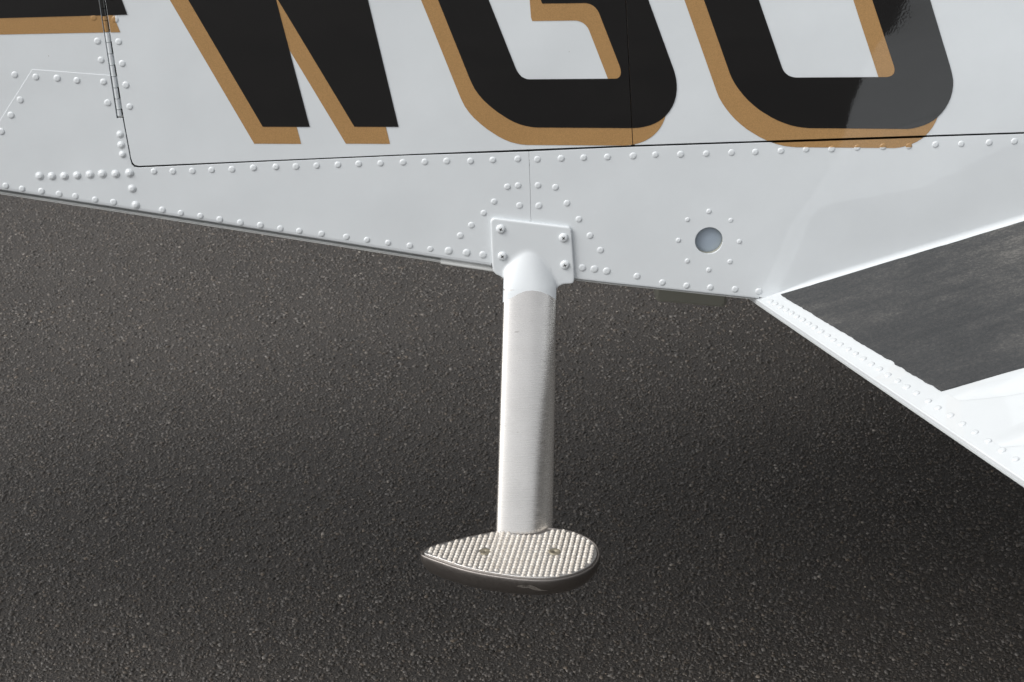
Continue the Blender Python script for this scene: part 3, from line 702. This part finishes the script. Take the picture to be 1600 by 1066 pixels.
# tread plate, notched round the strut
tp = [(663, 865.2), (668, 859.6), (680, 854.5), (700, 848.2), (728, 841.4), (752, 836.2), (773, 832.6), (789, 831.6), (803, 834.5), (818, 837), (833, 837), (847, 833.8), (858, 829.8), (869, 827.8), (890, 830.8), (912, 839.4), (926, 850), (932.4, 862), (931, 872.5), (924, 882), (912, 889.5), (896, 896.2), (874, 901.2), (850, 903.4), (812, 901.6), (763, 894.4), (724, 885.6), (694, 875.6), (673, 868.8)]
tl = [(p.x, p.y) for p in (atZ(*q, zf) for q in smooth_loop(tp, k=4))]
if area2(tl) < 0: tl = tl[::-1]
_, ti = inset(tl, .0004)
tris = tessellate_polygon([[Vector((x, y, 0)) for x, y in ti]])
n = len(tl); ztp = zf + .0006
v = [(x, y, ztp) for x, y in ti] + [(x, y, ztp - .0003) for x, y in tl] + [(x, y, zf - .0016) for x, y in tl]
f = [tuple(t) for t in tris]
for i in range(n):
    j = (i + 1) % n; f += [(i, j, n + j, n + i), (n + i, n + j, 2 * n + j, 2 * n + i)]
bm = bmesh.new(); t0 = pydata('t', v, f); bm.from_mesh(t0); tread = obj('tread_plate', from_bm(bm, 'tread_plate'), M_plate, foot)
# studs
def inside(x, y, l):
    c_ = False; n = len(l)
    for i in range(n):
        (x0, y0), (x1, y1) = l[i], l[i - 1]
        if (y0 > y) != (y1 > y) and x < (x1 - x0) * (y - y0) / (y1 - y0) + x0: c_ = not c_
    return c_
sc1, sc2 = atZ(757.5, 862.5, ztp), atZ(866.5, 862.5, ztp)
_, tin = inset(tl, .0013)
o0 = atZ(800, 870, ztp); ex = atZ(808.75, 870, ztp) - o0; ey = atZ(798.7, 874.1, ztp) - o0
v = []; f = []
for i in range(-30, 30):
    for j in range(-30, 30):
        p = o0 + ex * i + ey * j + Vector((random.uniform(-.00012, .00012), random.uniform(-.00012, .00012), 0))
        if not inside(p.x, p.y, tin): continue
        if min((p - sc1).xy.length, (p - sc2).xy.length) < .0058: continue
        b0 = len(v); r0, r1, h = .0023, .0009, random.uniform(.0017, .0021)
        if -3 < i - 4 < 2 and -8 < j < 0 and random.random() < .25: h *= .55
        for rr, hh, nn in ((r0, 0, 6), (r0 * .62, h * .62, 6), (r1, h, 6)):
            v += [(p.x + rr * math.cos(k * math.pi / 3 + .3), p.y + rr * math.sin(k * math.pi / 3 + .3) * .92, ztp - .0002 + hh) for k in range(6)]
        for lv in (0, 6):
            for k in range(6):
                k2 = (k + 1) % 6; f.append((b0 + lv + k, b0 + lv + k2, b0 + lv + 6 + k2, b0 + lv + 6 + k))
        f.append(tuple(b0 + 12 + k for k in range(6)))
studs = obj('tread_stud', pydata('tread_stud', v, f), M_stud, foot); studs['kind'] = 'stuff'
print('studs', len(v) // 18)
# countersunk screws in the tread
csm = lathe('screw', [(0, .0003), (.0010, .0003), (.0011, .0008), (.0040, .0011), (.0050, .0013), (.0054, .0010), (.0056, 0)], 20)
for p in (sc1, sc2):
    o = obj('screw', csm, M_brass, foot); o.location = (p.x, p.y, ztp - .0003)
# scuff on the foot's side: bare bright metal
scl = [(806, 915.5), (815, 913.8), (822, 915.4), (829, 913.6), (836, 916.5), (846, 921.2), (856, 922), (845, 923), (834, 921.6), (826, 918.6), (818, 918.6)]

from mathutils.bvhtree import BVHTree
bm = bmesh.new(); bm.from_mesh(foot.data); bt = BVHTree.FromBMesh(bm); bm.free()
v = []
for q in scl:
    d = ray(*q); h_, n_, i_, _d = bt.ray_cast(Cc, d)
    if h_ is not None: v.append(h_ + n_ * .00025)
if len(v) > 3:
    tr = tessellate_polygon([[Vector((p.x, p.z, 0)) for p in v]])
    obj('scuff', pydata('scuff', v, [tuple(t) for t in tr]), M_steel, foot)
sc.cycles.use_denoising = True; sc.cycles.denoiser = 'OPENIMAGEDENOISE'; sc.cycles.denoising_input_passes = 'RGB_ALBEDO_NORMAL'; sc.cycles.denoising_prefilter = 'ACCURATE'
sc.cycles.use_light_tree = False
